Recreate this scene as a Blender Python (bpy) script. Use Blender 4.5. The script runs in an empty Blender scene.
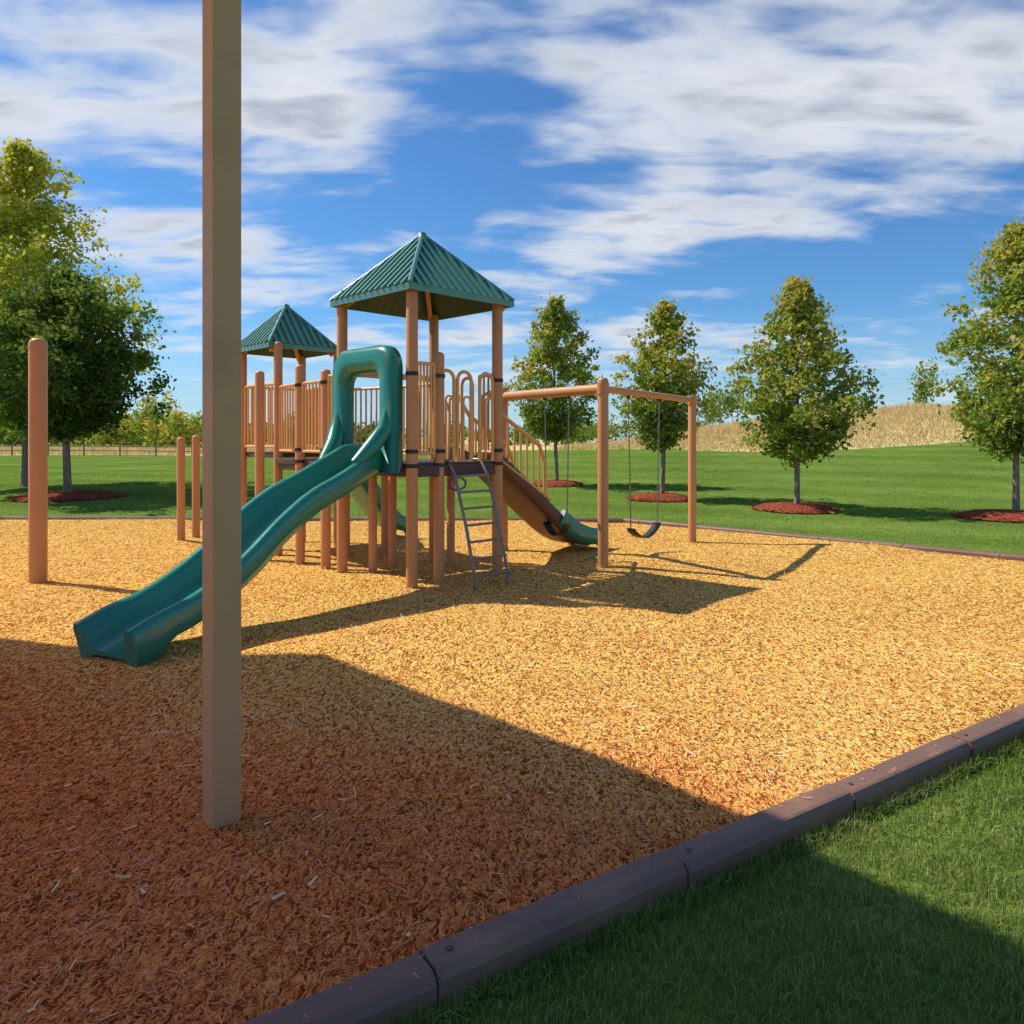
import bpy, math, random
import numpy as np
from mathutils import Vector, Matrix
from mathutils.geometry import delaunay_2d_cdt
random.seed(7)
rng = np.random.default_rng(7)
scene = bpy.context.scene
R = math.radians

# ------------------------------------------------------------------ helpers
def link(ob, parent=None):
    scene.collection.objects.link(ob)
    if parent: ob.parent = parent
    return ob

def empty(name, loc=(0, 0, 0)):
    e = bpy.data.objects.new(name, None)
    e.empty_display_size = 0.3
    return link(e)

def np_mesh(name, verts, faces, mats, smooth=False, mat_idx=None, attrs=None, parent=None):
    """faces: (n,k) array of constant k"""
    me = bpy.data.meshes.new(name)
    verts = np.asarray(verts, dtype=np.float32); faces = np.asarray(faces, dtype=np.int32)
    n, k = faces.shape
    me.vertices.add(len(verts)); me.vertices.foreach_set("co", verts.ravel())
    me.loops.add(n * k); me.loops.foreach_set("vertex_index", faces.ravel())
    me.polygons.add(n); me.polygons.foreach_set("loop_start", np.arange(0, n * k, k, dtype=np.int32))
    me.polygons.foreach_set("loop_total", np.full(n, k, dtype=np.int32))
    if mat_idx is not None: me.polygons.foreach_set("material_index", np.asarray(mat_idx, dtype=np.int32))
    me.polygons.foreach_set("use_smooth", np.full(n, smooth, dtype=bool))
    me.update(calc_edges=True)
    for an, av in (attrs or {}).items():
        a = me.attributes.new(an, 'FLOAT', 'POINT'); a.data.foreach_set("value", np.asarray(av, dtype=np.float32))
    for m in mats: me.materials.append(m)
    return link(bpy.data.objects.new(name, me), parent)

class MB:
    def __init__(s): s.v = []; s.f = []; s.m = []; s.sm = []
    def add(s, vs, fs, mi=0, smooth=False):
        o = len(s.v); s.v += [tuple(v) for v in vs]
        for f in fs: s.f.append(tuple(i + o for i in f)); s.m.append(mi); s.sm.append(smooth)
    def tube(s, pts, radii, n=10, mi=0, cap=True):
        pts = [Vector(p) for p in pts]
        if not hasattr(radii, '__len__'): radii = [radii] * len(pts)
        vs = []; ref = None
        for i, p in enumerate(pts):
            if i == 0: t = pts[1] - p
            elif i == len(pts) - 1: t = p - pts[i - 1]
            else: t = (pts[i + 1] - p).normalized() + (p - pts[i - 1]).normalized()
            if t.length < 1e-9: t = Vector((0, 0, 1))
            t.normalize()
            if ref is None:
                ref = Vector((1, 0, 0)) if abs(t.x) < .8 else Vector((0, 1, 0))
            a = (ref - t * ref.dot(t)).normalized(); b = t.cross(a); ref = a
            for k in range(n):
                an = 2 * math.pi * k / n
                vs.append(p + (a * math.cos(an) + b * math.sin(an)) * radii[i])
        fs = []
        for i in range(len(pts) - 1):
            for k in range(n):
                k2 = (k + 1) % n
                fs.append((i * n + k, i * n + k2, (i + 1) * n + k2, (i + 1) * n + k))
        s.add(vs, fs, mi, True)
        if cap:
            s.add([vs[k] for k in range(n)][::-1], [tuple(range(n))], mi)
            s.add([vs[-n + k] for k in range(n)], [tuple(range(n))], mi)
    def post(s, x, y, z0, z1, r=.06, mi=0, n=16):
        pts = [(x, y, z0), (x, y, z1 - r * .7), (x, y, z1 - r * .35), (x, y, z1 - r * .1), (x, y, z1)]
        s.tube(pts, [r, r, r * .9, r * .6, r * .12], n, mi)
    def prism(s, poly, z0, z1, mi=0):
        n = len(poly)
        vs = [(p[0], p[1], z0) for p in poly] + [(p[0], p[1], z1) for p in poly]
        fs = [tuple(range(n))[::-1], tuple(range(n, 2 * n))] + [(i, (i + 1) % n, n + (i + 1) % n, n + i) for i in range(n)]
        s.add(vs, fs, mi)
    def beam(s, a, b, w, h, mi=0, up=Vector((0, 0, 1))):
        a = Vector(a); b = Vector(b); t = (b - a).normalized()
        sd = t.cross(up).normalized() * (w / 2); u = sd.cross(t).normalized() * (h / 2)
        vs = [a - sd - u, a + sd - u, a + sd + u, a - sd + u, b - sd - u, b + sd - u, b + sd + u, b - sd + u]
        s.add(vs, [(3, 2, 1, 0), (4, 5, 6, 7), (0, 1, 5, 4), (1, 2, 6, 5), (2, 3, 7, 6), (3, 0, 4, 7)], mi)
    def obj(s, name, mats, parent=None, bevel=0):
        me = bpy.data.meshes.new(name)
        me.from_pydata(s.v, [], s.f)
        for m in mats: me.materials.append(m)
        me.polygons.foreach_set("material_index", s.m); me.polygons.foreach_set("use_smooth", s.sm)
        me.update()
        ob = link(bpy.data.objects.new(name, me), parent)
        if bevel:
            b = ob.modifiers.new("b", 'BEVEL'); b.width = bevel; b.segments = 2; b.limit_method = 'ANGLE'; b.angle_limit = R(50)
        return ob

class NT:
    def __init__(s, nt): s.nt = nt; s.n = nt.nodes; s.l = nt.links
    def node(s, t, **kw):
        nd = s.n.new(t)
        for k, v in kw.items(): setattr(nd, k, v)
        return nd
    def lk(s, a, b): s.l.new(a, b)
    def setv(s, sock, v):
        if hasattr(v, 'links') or hasattr(v, 'is_linked'): s.lk(v, sock)
        else: sock.default_value = v
    def math(s, op, a, b=None, c=None, clamp=False):
        nd = s.node('ShaderNodeMath', operation=op, use_clamp=clamp)
        s.setv(nd.inputs[0], a)
        if b is not None: s.setv(nd.inputs[1], b)
        if c is not None: s.setv(nd.inputs[2], c)
        return nd.outputs[0]
    def vmath(s, op, a, b=None):
        nd = s.node('ShaderNodeVectorMath', operation=op)
        s.setv(nd.inputs[0], a)
        if b is not None: s.setv(nd.inputs[1], b)
        return nd.outputs['Value'] if op in ('LENGTH', 'DOT_PRODUCT') else nd.outputs[0]
    def mix(s, fac, a, b, mode='MIX'):
        nd = s.node('ShaderNodeMix', data_type='RGBA', blend_type=mode)
        s.setv(nd.inputs[0], fac)
        for i, v in ((6, a), (7, b)):
            if isinstance(v, (tuple, list)): nd.inputs[i].default_value = (*v[:3], 1)
            else: s.lk(v, nd.inputs[i])
        return nd.outputs[2]
    def noise(s, vec, scale, detail=4, rough=.55, dist=0):
        nd = s.node('ShaderNodeTexNoise')
        if vec is not None: s.lk(vec, nd.inputs['Vector'])
        nd.inputs['Scale'].default_value = scale; nd.inputs['Detail'].default_value = detail
        nd.inputs['Roughness'].default_value = rough; nd.inputs['Distortion'].default_value = dist
        return nd.outputs[0]
    def ramp(s, fac, stops, interp='LINEAR'):
        nd = s.node('ShaderNodeValToRGB'); s.setv(nd.inputs[0], fac)
        cr = nd.color_ramp; cr.interpolation = interp
        while len(cr.elements) < len(stops): cr.elements.new(.5)
        for e, (p, c) in zip(cr.elements, stops):
            e.position = p; e.color = (c, c, c, 1) if isinstance(c, (int, float)) else (*c[:3], 1)
        return nd.outputs[0]
    def sstep(s, v, a, b):
        nd = s.node('ShaderNodeMapRange', interpolation_type='SMOOTHSTEP')
        s.setv(nd.inputs[0], v); nd.inputs[1].default_value = a; nd.inputs[2].default_value = b
        return nd.outputs[0]

def newmat(name):
    m = bpy.data.materials.new(name); m.use_nodes = True
    t = NT(m.node_tree); bs = m.node_tree.nodes['Principled BSDF']
    return m, t, bs

def paint(name, col, rough=.45, var=.12, bump=.02, spec=.5, coat=0, metal=0, dirt=(.25, .16, .10), dirt_amt=.25):
    m, t, bs = newmat(name)
    geo = t.node('ShaderNodeNewGeometry'); pos = geo.outputs['Position']
    n1 = t.noise(pos, 2.3, 4); n2 = t.noise(pos, 45, 2)
    c = t.mix(n1, tuple(x * (1 - var) for x in col), tuple(min(1, x * (1 + var)) for x in col))
    # dusty grime that lies low on the object and in blotches
    sep = t.node('ShaderNodeSeparateXYZ'); t.lk(pos, sep.inputs[0])
    low = t.sstep(sep.outputs[2], .45, 0.0)
    g = t.math('MULTIPLY', t.math('ADD', t.math('MULTIPLY', low, .8), t.sstep(n1, .5, .75)), dirt_amt, clamp=True)
    c = t.mix(g, c, dirt)
    t.lk(c, bs.inputs['Base Color'])
    t.setv(bs.inputs['Roughness'], t.math('ADD', t.math('MULTIPLY', n2, .18), rough - .09))
    bs.inputs['Specular IOR Level'].default_value = spec
    bs.inputs['Coat Weight'].default_value = coat; bs.inputs['Metallic'].default_value = metal
    b = t.node('ShaderNodeBump'); b.inputs['Strength'].default_value = bump * 5; b.inputs['Distance'].default_value = .004
    t.lk(n2, b.inputs['Height']); t.lk(b.outputs[0], bs.inputs['Normal'])
    return m

# ------------------------------------------------------------------ materials
M_post = paint('post_tan', (.64, .29, .115), .45, spec=.35)
M_rail = paint('rail_tan', (.88, .47, .17), .38)
M_pole = paint('pole_beige', (.66, .36, .175), .5, var=.06, spec=.2)
M_green = paint('slide_green', (.013, .22, .15), .28, coat=.3, var=.1, dirt_amt=.08)
M_roof = paint('roof_green', (.095, .27, .20), .3, coat=.5, var=.15, dirt_amt=.1, dirt=(.12, .16, .13))
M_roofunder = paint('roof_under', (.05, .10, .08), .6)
M_deck = paint('deck_purple_brown', (.09, .04, .038), .55)
M_dark = paint('dark_metal', (.26, .22, .22), .35, metal=.3)
M_black = paint('black_clamp', (.02, .02, .02), .5)
M_brown = paint('stair_brown', (.13, .05, .03), .5)
M_border = paint('border_plastic', (.13, .07, .062), .6, var=.25, dirt=(.32, .17, .10), dirt_amt=.45, bump=.06)
M_chain = paint('chain_steel', (.3, .28, .26), .4, metal=.8)
M_wood = paint('fence_wood', (.32, .24, .15), .8)

def use_diffuse(t, bs, c, normal=None):
    df = t.node('ShaderNodeBsdfDiffuse'); t.lk(c, df.inputs[0])
    if normal is not None: t.lk(normal, df.inputs['Normal'])
    t.n.remove(bs); t.lk(df.outputs[0], t.n['Material Output'].inputs['Surface']); return df

def shade_fac(t, pos):
    """painted shade tone: redder, darker mulch toward the front-left of the bed"""
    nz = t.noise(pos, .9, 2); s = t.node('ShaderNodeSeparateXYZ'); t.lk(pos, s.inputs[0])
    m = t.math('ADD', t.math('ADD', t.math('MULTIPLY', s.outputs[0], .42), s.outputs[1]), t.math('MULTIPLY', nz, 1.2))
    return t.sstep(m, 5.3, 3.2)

def mulch_mat(name, lightc, midc, darkc, shade_tint=None):
    m, t, bs = newmat(name)
    geo = t.node('ShaderNodeNewGeometry'); pos = geo.outputs['Position']
    rot = t.node('ShaderNodeTexNoise'); t.lk(pos, rot.inputs['Vector']); rot.inputs['Scale'].default_value = 30; rot.inputs['Detail'].default_value = 1
    warp = t.vmath('ADD', pos, t.vmath('MULTIPLY', rot.outputs['Color'], (.03, .03, 0)))
    cols = []; hs = []
    for sc, ang in ((60, .4), (85, 1.9)):
        mp = t.node('ShaderNodeMapping'); t.lk(warp, mp.inputs[0])
        mp.inputs['Rotation'].default_value = (0, 0, ang); mp.inputs['Scale'].default_value = (1, .35, 1)
        vo = t.node('ShaderNodeTexVoronoi', feature='F1'); t.lk(mp.outputs[0], vo.inputs['Vector']); vo.inputs['Scale'].default_value = sc
        sp = t.node('ShaderNodeSeparateColor'); t.lk(vo.outputs['Color'], sp.inputs[0])
        cols.append(sp.outputs[0]); hs.append(vo.outputs['Distance'])
    v = t.math('ADD', t.math('MULTIPLY', cols[0], .55), t.math('MULTIPLY', cols[1], .45))
    h = t.math('ADD', hs[0], hs[1])
    big = t.noise(pos, .55, 3, .6)
    v = t.math('ADD', v, t.math('MULTIPLY', t.math('SUBTRACT', big, .5), .3))
    c = t.ramp(v, [(.08, darkc), (.30, midc), (.55, lightc), (.85, tuple(min(1, x * 1.12) for x in lightc))])
    c = t.mix(t.sstep(h, .85, 1.4), c, tuple(x * .5 for x in darkc))
    if shade_tint: c = t.mix(t.math('MULTIPLY', shade_fac(t, pos), .9), c, t.mix(1, c, shade_tint, 'MULTIPLY'))
    b = t.node('ShaderNodeBump'); b.inputs['Strength'].default_value = .7; b.inputs['Distance'].default_value = .010
    t.setv(b.inputs['Height'], t.math('SUBTRACT', v, t.math('MULTIPLY', h, .6)))
    use_diffuse(t, bs, c, b.outputs[0])
    return m
SHADE_RED = (.90, .46, .46)  # red tone of the shaded foreground, multiplied into the mulch and chip colour
M_mulch = mulch_mat('mulch', (.98, .61, .17), (.88, .45, .11), (.50, .18, .045), SHADE_RED)
M_redmulch = mulch_mat('red_mulch', (.46, .12, .07), (.34, .08, .045), (.15, .035, .02))

def island_mat(name, stops, transl=0.0, attr=None, vamp=.6, shade_tint=None):
    m, t, bs = newmat(name)
    geo = t.node('ShaderNodeNewGeometry')
    f = geo.outputs['Random Per Island']
    if attr:
        a = t.node('ShaderNodeAttribute', attribute_name=attr)
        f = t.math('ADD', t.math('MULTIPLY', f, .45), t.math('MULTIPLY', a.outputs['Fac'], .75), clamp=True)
    if vamp:
        n = t.noise(geo.outputs['Position'], .9, 1)
        f = t.math('ADD', f, t.math('MULTIPLY', t.math('SUBTRACT', n, .5), vamp), clamp=True)
    c = t.ramp(f, stops)
    if shade_tint: c = t.mix(t.math('MULTIPLY', shade_fac(t, geo.outputs['Position']), .9), c, t.mix(1, c, shade_tint, 'MULTIPLY'))
    df = use_diffuse(t, bs, c)
    if transl:
        tr = t.node('ShaderNodeBsdfTranslucent'); t.lk(c, tr.inputs[0])
        mx = t.node('ShaderNodeMixShader'); mx.inputs[0].default_value = transl
        t.lk(df.outputs[0], mx.inputs[1]); t.lk(tr.outputs[0], mx.inputs[2])
        t.lk(mx.outputs[0], t.n['Material Output'].inputs['Surface'])
    return m
M_chip = island_mat('wood_chips', [(0, (.46, .15, .04)), (.2, (.80, .38, .09)), (.55, (.97, .60, .17)), (.93, (.98, .72, .29)), (1, (.98, .82, .55))], vamp=.4, shade_tint=SHADE_RED)
M_redchip = island_mat('red_chips', [(0, (.14, .035, .02)), (.5, (.38, .09, .05)), (1, (.50, .18, .10))])
M_sliver = island_mat('pale_slivers', [(0, (.85, .50, .25)), (1, (.95, .70, .42))])
M_blade = island_mat('grass_blades', [(0, (.10, .17, .028)), (.5, (.23, .32, .065)), (.9, (.40, .44, .13)), (1, (.55, .50, .25))], .35)
M_tallgrass = island_mat('tall_grass', [(0, (.44, .36, .15)), (.35, (.72, .52, .25)), (.75, (.84, .64, .34)), (1, (.50, .48, .20))], .25)

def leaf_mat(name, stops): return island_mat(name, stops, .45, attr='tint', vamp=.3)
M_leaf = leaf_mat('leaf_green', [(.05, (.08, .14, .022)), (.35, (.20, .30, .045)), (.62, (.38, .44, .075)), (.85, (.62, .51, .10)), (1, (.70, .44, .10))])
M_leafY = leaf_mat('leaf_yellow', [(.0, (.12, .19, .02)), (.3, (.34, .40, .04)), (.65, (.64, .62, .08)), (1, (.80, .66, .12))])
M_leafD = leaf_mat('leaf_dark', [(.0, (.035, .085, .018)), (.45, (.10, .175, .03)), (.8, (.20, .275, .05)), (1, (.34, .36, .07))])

m, t, bs = newmat('bark'); M_bark = m
geo = t.node('ShaderNodeNewGeometry')
mp = t.node('ShaderNodeMapping'); t.lk(geo.outputs['Position'], mp.inputs[0]); mp.inputs['Scale'].default_value = (9, 9, 2)
n = t.noise(mp.outputs[0], 3, 3, .65)
b = t.node('ShaderNodeBump'); b.inputs['Distance'].default_value = .02; t.lk(n, b.inputs['Height'])
use_diffuse(t, bs, t.ramp(n, [(.3, (.12, .09, .07)), (.7, (.42, .34, .27))]), b.outputs[0])

# ground: lawn + field
m, t, bs = newmat('ground_lawn'); M_ground = m
geo = t.node('ShaderNodeNewGeometry'); pos = geo.outputs['Position']
big = t.noise(pos, .22, 3); mid = t.noise(pos, 2.5, 4, .65); fine = t.noise(pos, 38, 3, .7)
# mower passes: broad alternating bands running across the lawn
mp = t.node('ShaderNodeMapping'); t.lk(pos, mp.inputs[0]); mp.inputs['Rotation'].default_value = (0, 0, R(-62))
sp_ = t.node('ShaderNodeSeparateXYZ'); t.lk(mp.outputs[0], sp_.inputs[0])
st = t.math('SINE', t.math('ADD', t.math('MULTIPLY', sp_.outputs[0], 2.1), t.math('MULTIPLY', big, 2)))
v = t.math('ADD', t.math('MULTIPLY', big, .35), t.math('ADD', t.math('MULTIPLY', mid, .3), t.math('MULTIPLY', fine, .4)))
v = t.math('ADD', v, t.math('MULTIPLY', st, .035))
lawn = t.ramp(v, [(.33, (.070, .125, .020)), (.5, (.12, .19, .032)), (.62, (.18, .255, .05)), (.78, (.29, .33, .10))])
fld = t.ramp(v, [(.35, (.38, .35, .13)), (.5, (.62, .48, .22)), (.7, (.76, .60, .32))])
at = t.node('ShaderNodeAttribute', attribute_name='field')
fm = t.sstep(t.math('ADD', at.outputs['Fac'], t.math('MULTIPLY', t.math('SUBTRACT', mid, .5), .5)), .45, .6)
b = t.node('ShaderNodeBump'); b.inputs['Strength'].default_value = .5; b.inputs['Distance'].default_value = .02
t.lk(fine, b.inputs['Height'])
use_diffuse(t, bs, t.mix(fm, lawn, fld), b.outputs[0])

# ------------------------------------------------------------------ terrain
def ss(a, b, x):
    q = np.clip((x - a) / (b - a), 0, 1); return q * q * (3 - 2 * q)
def T(x, y):
    x = np.asarray(x, float); y = np.asarray(y, float)
    lin = .6 + .045 * np.clip(x, -200, 34)
    A = .15 + .5 * ((lin - .15) + np.sqrt((lin - .15) ** 2 + .05))
    z = A * ss(15.5, 42, y) + 2.0 * ss(5, 30, x) * ss(36, 62, y)
    z = z + .06 * np.sin(x * .21 + 1) * np.sin(y * .17) * ss(16, 30, y)
    z = z * (1 - .75 * ss(70, 160, y))
    return z
def fieldmask(x, y):
    edge = 37 + 34 * (1 - ss(0, 12, x)) + 1.2 * np.sin(x * .3)
    return ss(edge - 1.5, edge + 1.5, y)
def axis(dense_lo, dense_hi, step, far):
    a = list(np.arange(dense_lo, dense_hi + 1e-6, step)); s = step; p = dense_hi
    while p < far: s *= 1.25; p += s; a.append(p)
    s = step; p = dense_lo
    while p > -far: s *= 1.25; p -= s; a.insert(0, p)
    return np.array(a)
xs = axis(-40, 50, 1.0, 4000); ys = axis(-4, 85, 1.0, 4000)
X, Y = np.meshgrid(xs, ys); Z = T(X, Y)
nx, ny = len(xs), len(ys)
i = np.arange(nx * ny).reshape(ny, nx)
F = np.stack([i[:-1, :-1], i[:-1, 1:], i[1:, 1:], i[1:, :-1]], -1).reshape(-1, 4)
np_mesh('ground', np.stack([X, Y, Z], -1).reshape(-1, 3), F, [M_ground], True, attrs={'field': fieldmask(X, Y).ravel()})

# ------------------------------------------------------------------ play area
def front_line(x): return 2.73 + .647 * (x - .52)
POLY = [(-8.5, front_line(-8.5)), (8.3, front_line(8.3)), (7.2, 8.93), (3.2, 13.1), (2.1, 14.2), (-13, 14.6), (-13, -3.1)]
def inside(px, py, poly=POLY):
    c = np.zeros(len(px), bool); n = len(poly)
    for k in range(n):
        x1, y1 = poly[k]; x2, y2 = poly[(k + 1) % n]
        cond = ((y1 > py) != (y2 > py)) & (px < (x2 - x1) * (py - y1) / (y2 - y1 + 1e-12) + x1)
        c ^= cond
    return c
def mz(x, y):
    return .05 + .018 * np.sin(x * 1.7 + .5 * y) + .014 * np.sin(y * 2.3 - x * .9) + .010 * np.sin(x * 5.1) * np.sin(y * 4.3)
gx, gy = np.meshgrid(np.arange(-12.8, 8.3, .2), np.arange(-3, 14.6, .2))
gx = gx.ravel() + rng.uniform(-.03, .03, gx.size); gy = gy.ravel() + rng.uniform(-.03, .03, gy.size)
k = inside(gx, gy)
pts = [Vector((a, b)) for a, b in zip(gx[k], gy[k])]
nP = len(POLY)
res = delaunay_2d_cdt([Vector(p) for p in POLY] + pts, [], [list(range(nP))], 1, 1e-4)
vv = np.array([(p.x, p.y, float(mz(p.x, p.y))) for p in res[0]])
np_mesh('mulch_ground', vv, np.array(res[2]), [M_mulch], True)

# border timbers
mb = MB()
def border_run(a, b, seg, off0=0):
    a = Vector((*a, 0)); b = Vector((*b, 0)); L = (b - a).length; t = (b - a).normalized(); nrm = Vector((t.y, -t.x, 0))
    s = off0
    while s < L:
        e = min(L, s + seg)
        jit = random.uniform(-.006, .006); dz = random.uniform(-.004, .004)
        p0 = a + t * (s + .004) + nrm * (.075 + jit); p1 = a + t * (e - .004) + nrm * (.075 - jit)
        w = .07; hz = .115 + dz
        prof = [(-w, -.05), (w, -.05), (w, hz - .03), (w - .018, hz - .004), (w - .03, hz), (-w + .03, hz), (-w + .018, hz - .004), (-w, hz - .03)]
        vs = []
        for P in (p0, p1):
            for (u, z) in prof: vs.append(P + nrm * u + Vector((0, 0, z)))
        n = len(prof)
        fs = [tuple(range(n)), tuple(range(2 * n - 1, n - 1, -1))] + [(i, n + i, n + (i + 1) % n, (i + 1) % n) for i in range(n)]
        mb.add(vs, fs, 0)
        q = p0 + t * .07
        mb.tube([q + Vector((0, 0, hz - .002)), q + Vector((0, 0, hz + .004))], .010, 10, 1)
        mb.prism([tuple((p0 + t * d + nrm * u)[:2]) for d, u in ((-.008, -w + .004), (.008, -w + .004), (.008, w - .004), (-.008, w - .004))], -.04, hz - .02, 1)
        s = e
P0 = (.52, 2.73)
d = Vector((1, .647)).normalized()
a0 = Vector(P0) - d * 8.8
border_run(tuple(a0), POLY[1], .98)
for k in range(1, 6):
    border_run(POLY[k], POLY[(k + 1) % nP], 1.2)
mb.obj('landscape_border', [M_border, M_black], bevel=0)

# loose wood chips
def chips(name, px, py, pz, size, mat, parent=None, tilt=.28):
    n = len(px)
    ang = rng.uniform(0, 2 * np.pi, n); tl = rng.normal(0, tilt, n); rl = rng.normal(0, .42, n)
    L = size * rng.lognormal(0, .5, n); W = size * rng.uniform(.12, .34, n)
    ax = np.stack([np.cos(ang) * np.cos(tl), np.sin(ang) * np.cos(tl), np.sin(tl)], 1)
    bx = np.stack([-np.sin(ang) * np.cos(rl), np.cos(ang) * np.cos(rl), np.sin(rl)], 1)
    c = np.stack([px, py, pz + .3 * W + np.abs(np.sin(tl)) * L * .35], 1)
    a = ax * (L / 2)[:, None]; b = bx * (W / 2)[:, None]
    sk = rng.uniform(.3, 1, n)[:, None]
    V = np.stack([c - a - b * sk, c + a - b, c + a * rng.uniform(.7, 1.1, n)[:, None] + b * sk, c - a + b], 1).reshape(-1, 3)
    return np_mesh(name, V, np.arange(4 * n).reshape(-1, 4), [mat], parent=parent)
allx = []; ally = []; alls = []
for y0, y1, dens, sz in ((1.6, 3.2, 8500, .018), (3.2, 5, 4200, .021), (5, 8, 1500, .026), (8, 14.5, 350, .034)):
    xm = .75 * y1 + .6
    n = int((y1 - y0) * 2 * xm * dens); px = rng.uniform(-xm, xm, n); py = rng.uniform(y0, y1, n)
    k = inside(px, py) & (np.abs(px) < .75 * py + .6)
    allx.append(px[k]); ally.append(py[k]); alls.append(np.full(k.sum(), sz))
px = np.concatenate(allx); py = np.concatenate(ally); sz = np.concatenate(alls)
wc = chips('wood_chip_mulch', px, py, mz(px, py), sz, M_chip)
n = 700; px = rng.uniform(-4, 3, n); py = rng.uniform(1.6, 6, n); k = inside(px, py); px = px[k]; py = py[k]
chips('long_slivers', px, py, mz(px, py) + .006, .036, M_sliver, parent=wc, tilt=.12)
# a few chips kicked on to the border timber
n = 110; px = rng.uniform(-.6, 4.2, n); off = rng.uniform(.02, .13, n)
chips('border_chips', px + off * .54, front_line(px) - off * .84, np.full(n, .121), .013, M_chip, parent=wc, tilt=.05)

# grass blades
def blades(name, px, py, pz, h, w, mat, lean=.5):
    n = len(px); ang = rng.uniform(0, 2 * np.pi, n); la = rng.uniform(0, 2 * np.pi, n); ln = np.abs(rng.normal(0, lean, n))
    hh = h * rng.uniform(.6, 1.25, n)
    base = np.stack([px, py, pz], 1); d = np.stack([np.cos(ang), np.sin(ang), 0 * ang], 1) * (w / 2)
    lv = np.stack([np.cos(la) * ln, np.sin(la) * ln, 0 * la], 1)
    mid = base + lv * (hh * .35)[:, None] + np.stack([0 * hh, 0 * hh, hh * .6], 1)
    tip = base + lv * hh[:, None] + np.stack([0 * hh, 0 * hh, hh * (1 - .25 * np.minimum(ln, 1))], 1)
    V = np.stack([base - d, base + d, mid + d * .7, mid - d * .7, tip + d * .08, tip - d * .08], 1).reshape(-1, 3)
    o = np.arange(n)[:, None] * 6
    F = np.concatenate([o + np.array([0, 1, 2, 3]), o + np.array([3, 2, 4, 5])], 1).reshape(-1, 4)
    return np_mesh(name, V, F, [mat])
def lawnfront(px, py): return py < front_line(px) - .185
allx = []; ally = []; ah = []; aw = []
for y0, y1, dens, h, w in ((1.5, 3, 13000, .036, .0034), (3, 4.6, 7500, .038, .0045), (4.6, 7.5, 2500, .04, .007)):
    x0 = -1.0; x1 = .75 * y1 + .7
    n = int((y1 - y0) * (x1 - x0) * dens); px = rng.uniform(x0, x1, n); py = rng.uniform(y0, y1, n)
    k = lawnfront(px, py) & (px < .75 * py + .7)
    px = px[k]; py = py[k]
    allx.append(px); ally.append(py); ah.append(h * (1 + .35 * np.sin(px * 9 + 3 * np.sin(py * 5)) * np.sin(py * 11))); aw.append(np.full(k.sum(), w))
n = 9000; px = rng.uniform(-1, 5, n); py = front_line(px) - .185 - np.abs(rng.normal(0, .02, n))
allx.append(px); ally.append(py); ah.append(np.full(n, .06)); aw.append(np.full(n, .0035))
# far lawn
n = 60000; py = 9 + 24 * rng.uniform(0, 1, n) ** 1.5; px = rng.uniform(-.8, .8, n) * py
k = ~inside(px, py, [(-13.2, -4), (8.6, 8), (7.4, 9.1), (3.35, 13.35), (2.2, 14.4), (-13.2, 14.8)]) & (py > front_line(px) + .2) & (py > 9)
allx.append(px[k]); ally.append(py[k]); ah.append(.020 + .0004 * py[k]); aw.append(.006 + .0005 * py[k])
px = np.concatenate(allx); py = np.concatenate(ally); h = np.concatenate(ah); w = np.concatenate(aw)[:, None]
blades('lawn_grass', px, py, T(px, py), h, w, M_blade, .7)
# tall prairie grass
n = 75000; py = 36 + 30 * rng.uniform(0, 1, n); px = rng.uniform(-6, 62, n)
k = (fieldmask(px, py) > .3 + .5 * rng.uniform(0, 1, n))
px = px[k]; py = py[k]
cl = .5 + .5 * np.sin(px * .6 + 2 * np.sin(py * .4)) * np.sin(px * 1.7 + 1)
blades('tall_grass', px, py, T(px, py), .16 + (.12 + .45 * cl) * ss(37, 56, py), .05, M_tallgrass, .8)
n = 12000; py = rng.uniform(72, 100, n); px = rng.uniform(-75, -5, n)
blades('tall_grass', px, py, T(px, py), .8, .08, M_tallgrass, .35)

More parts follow.
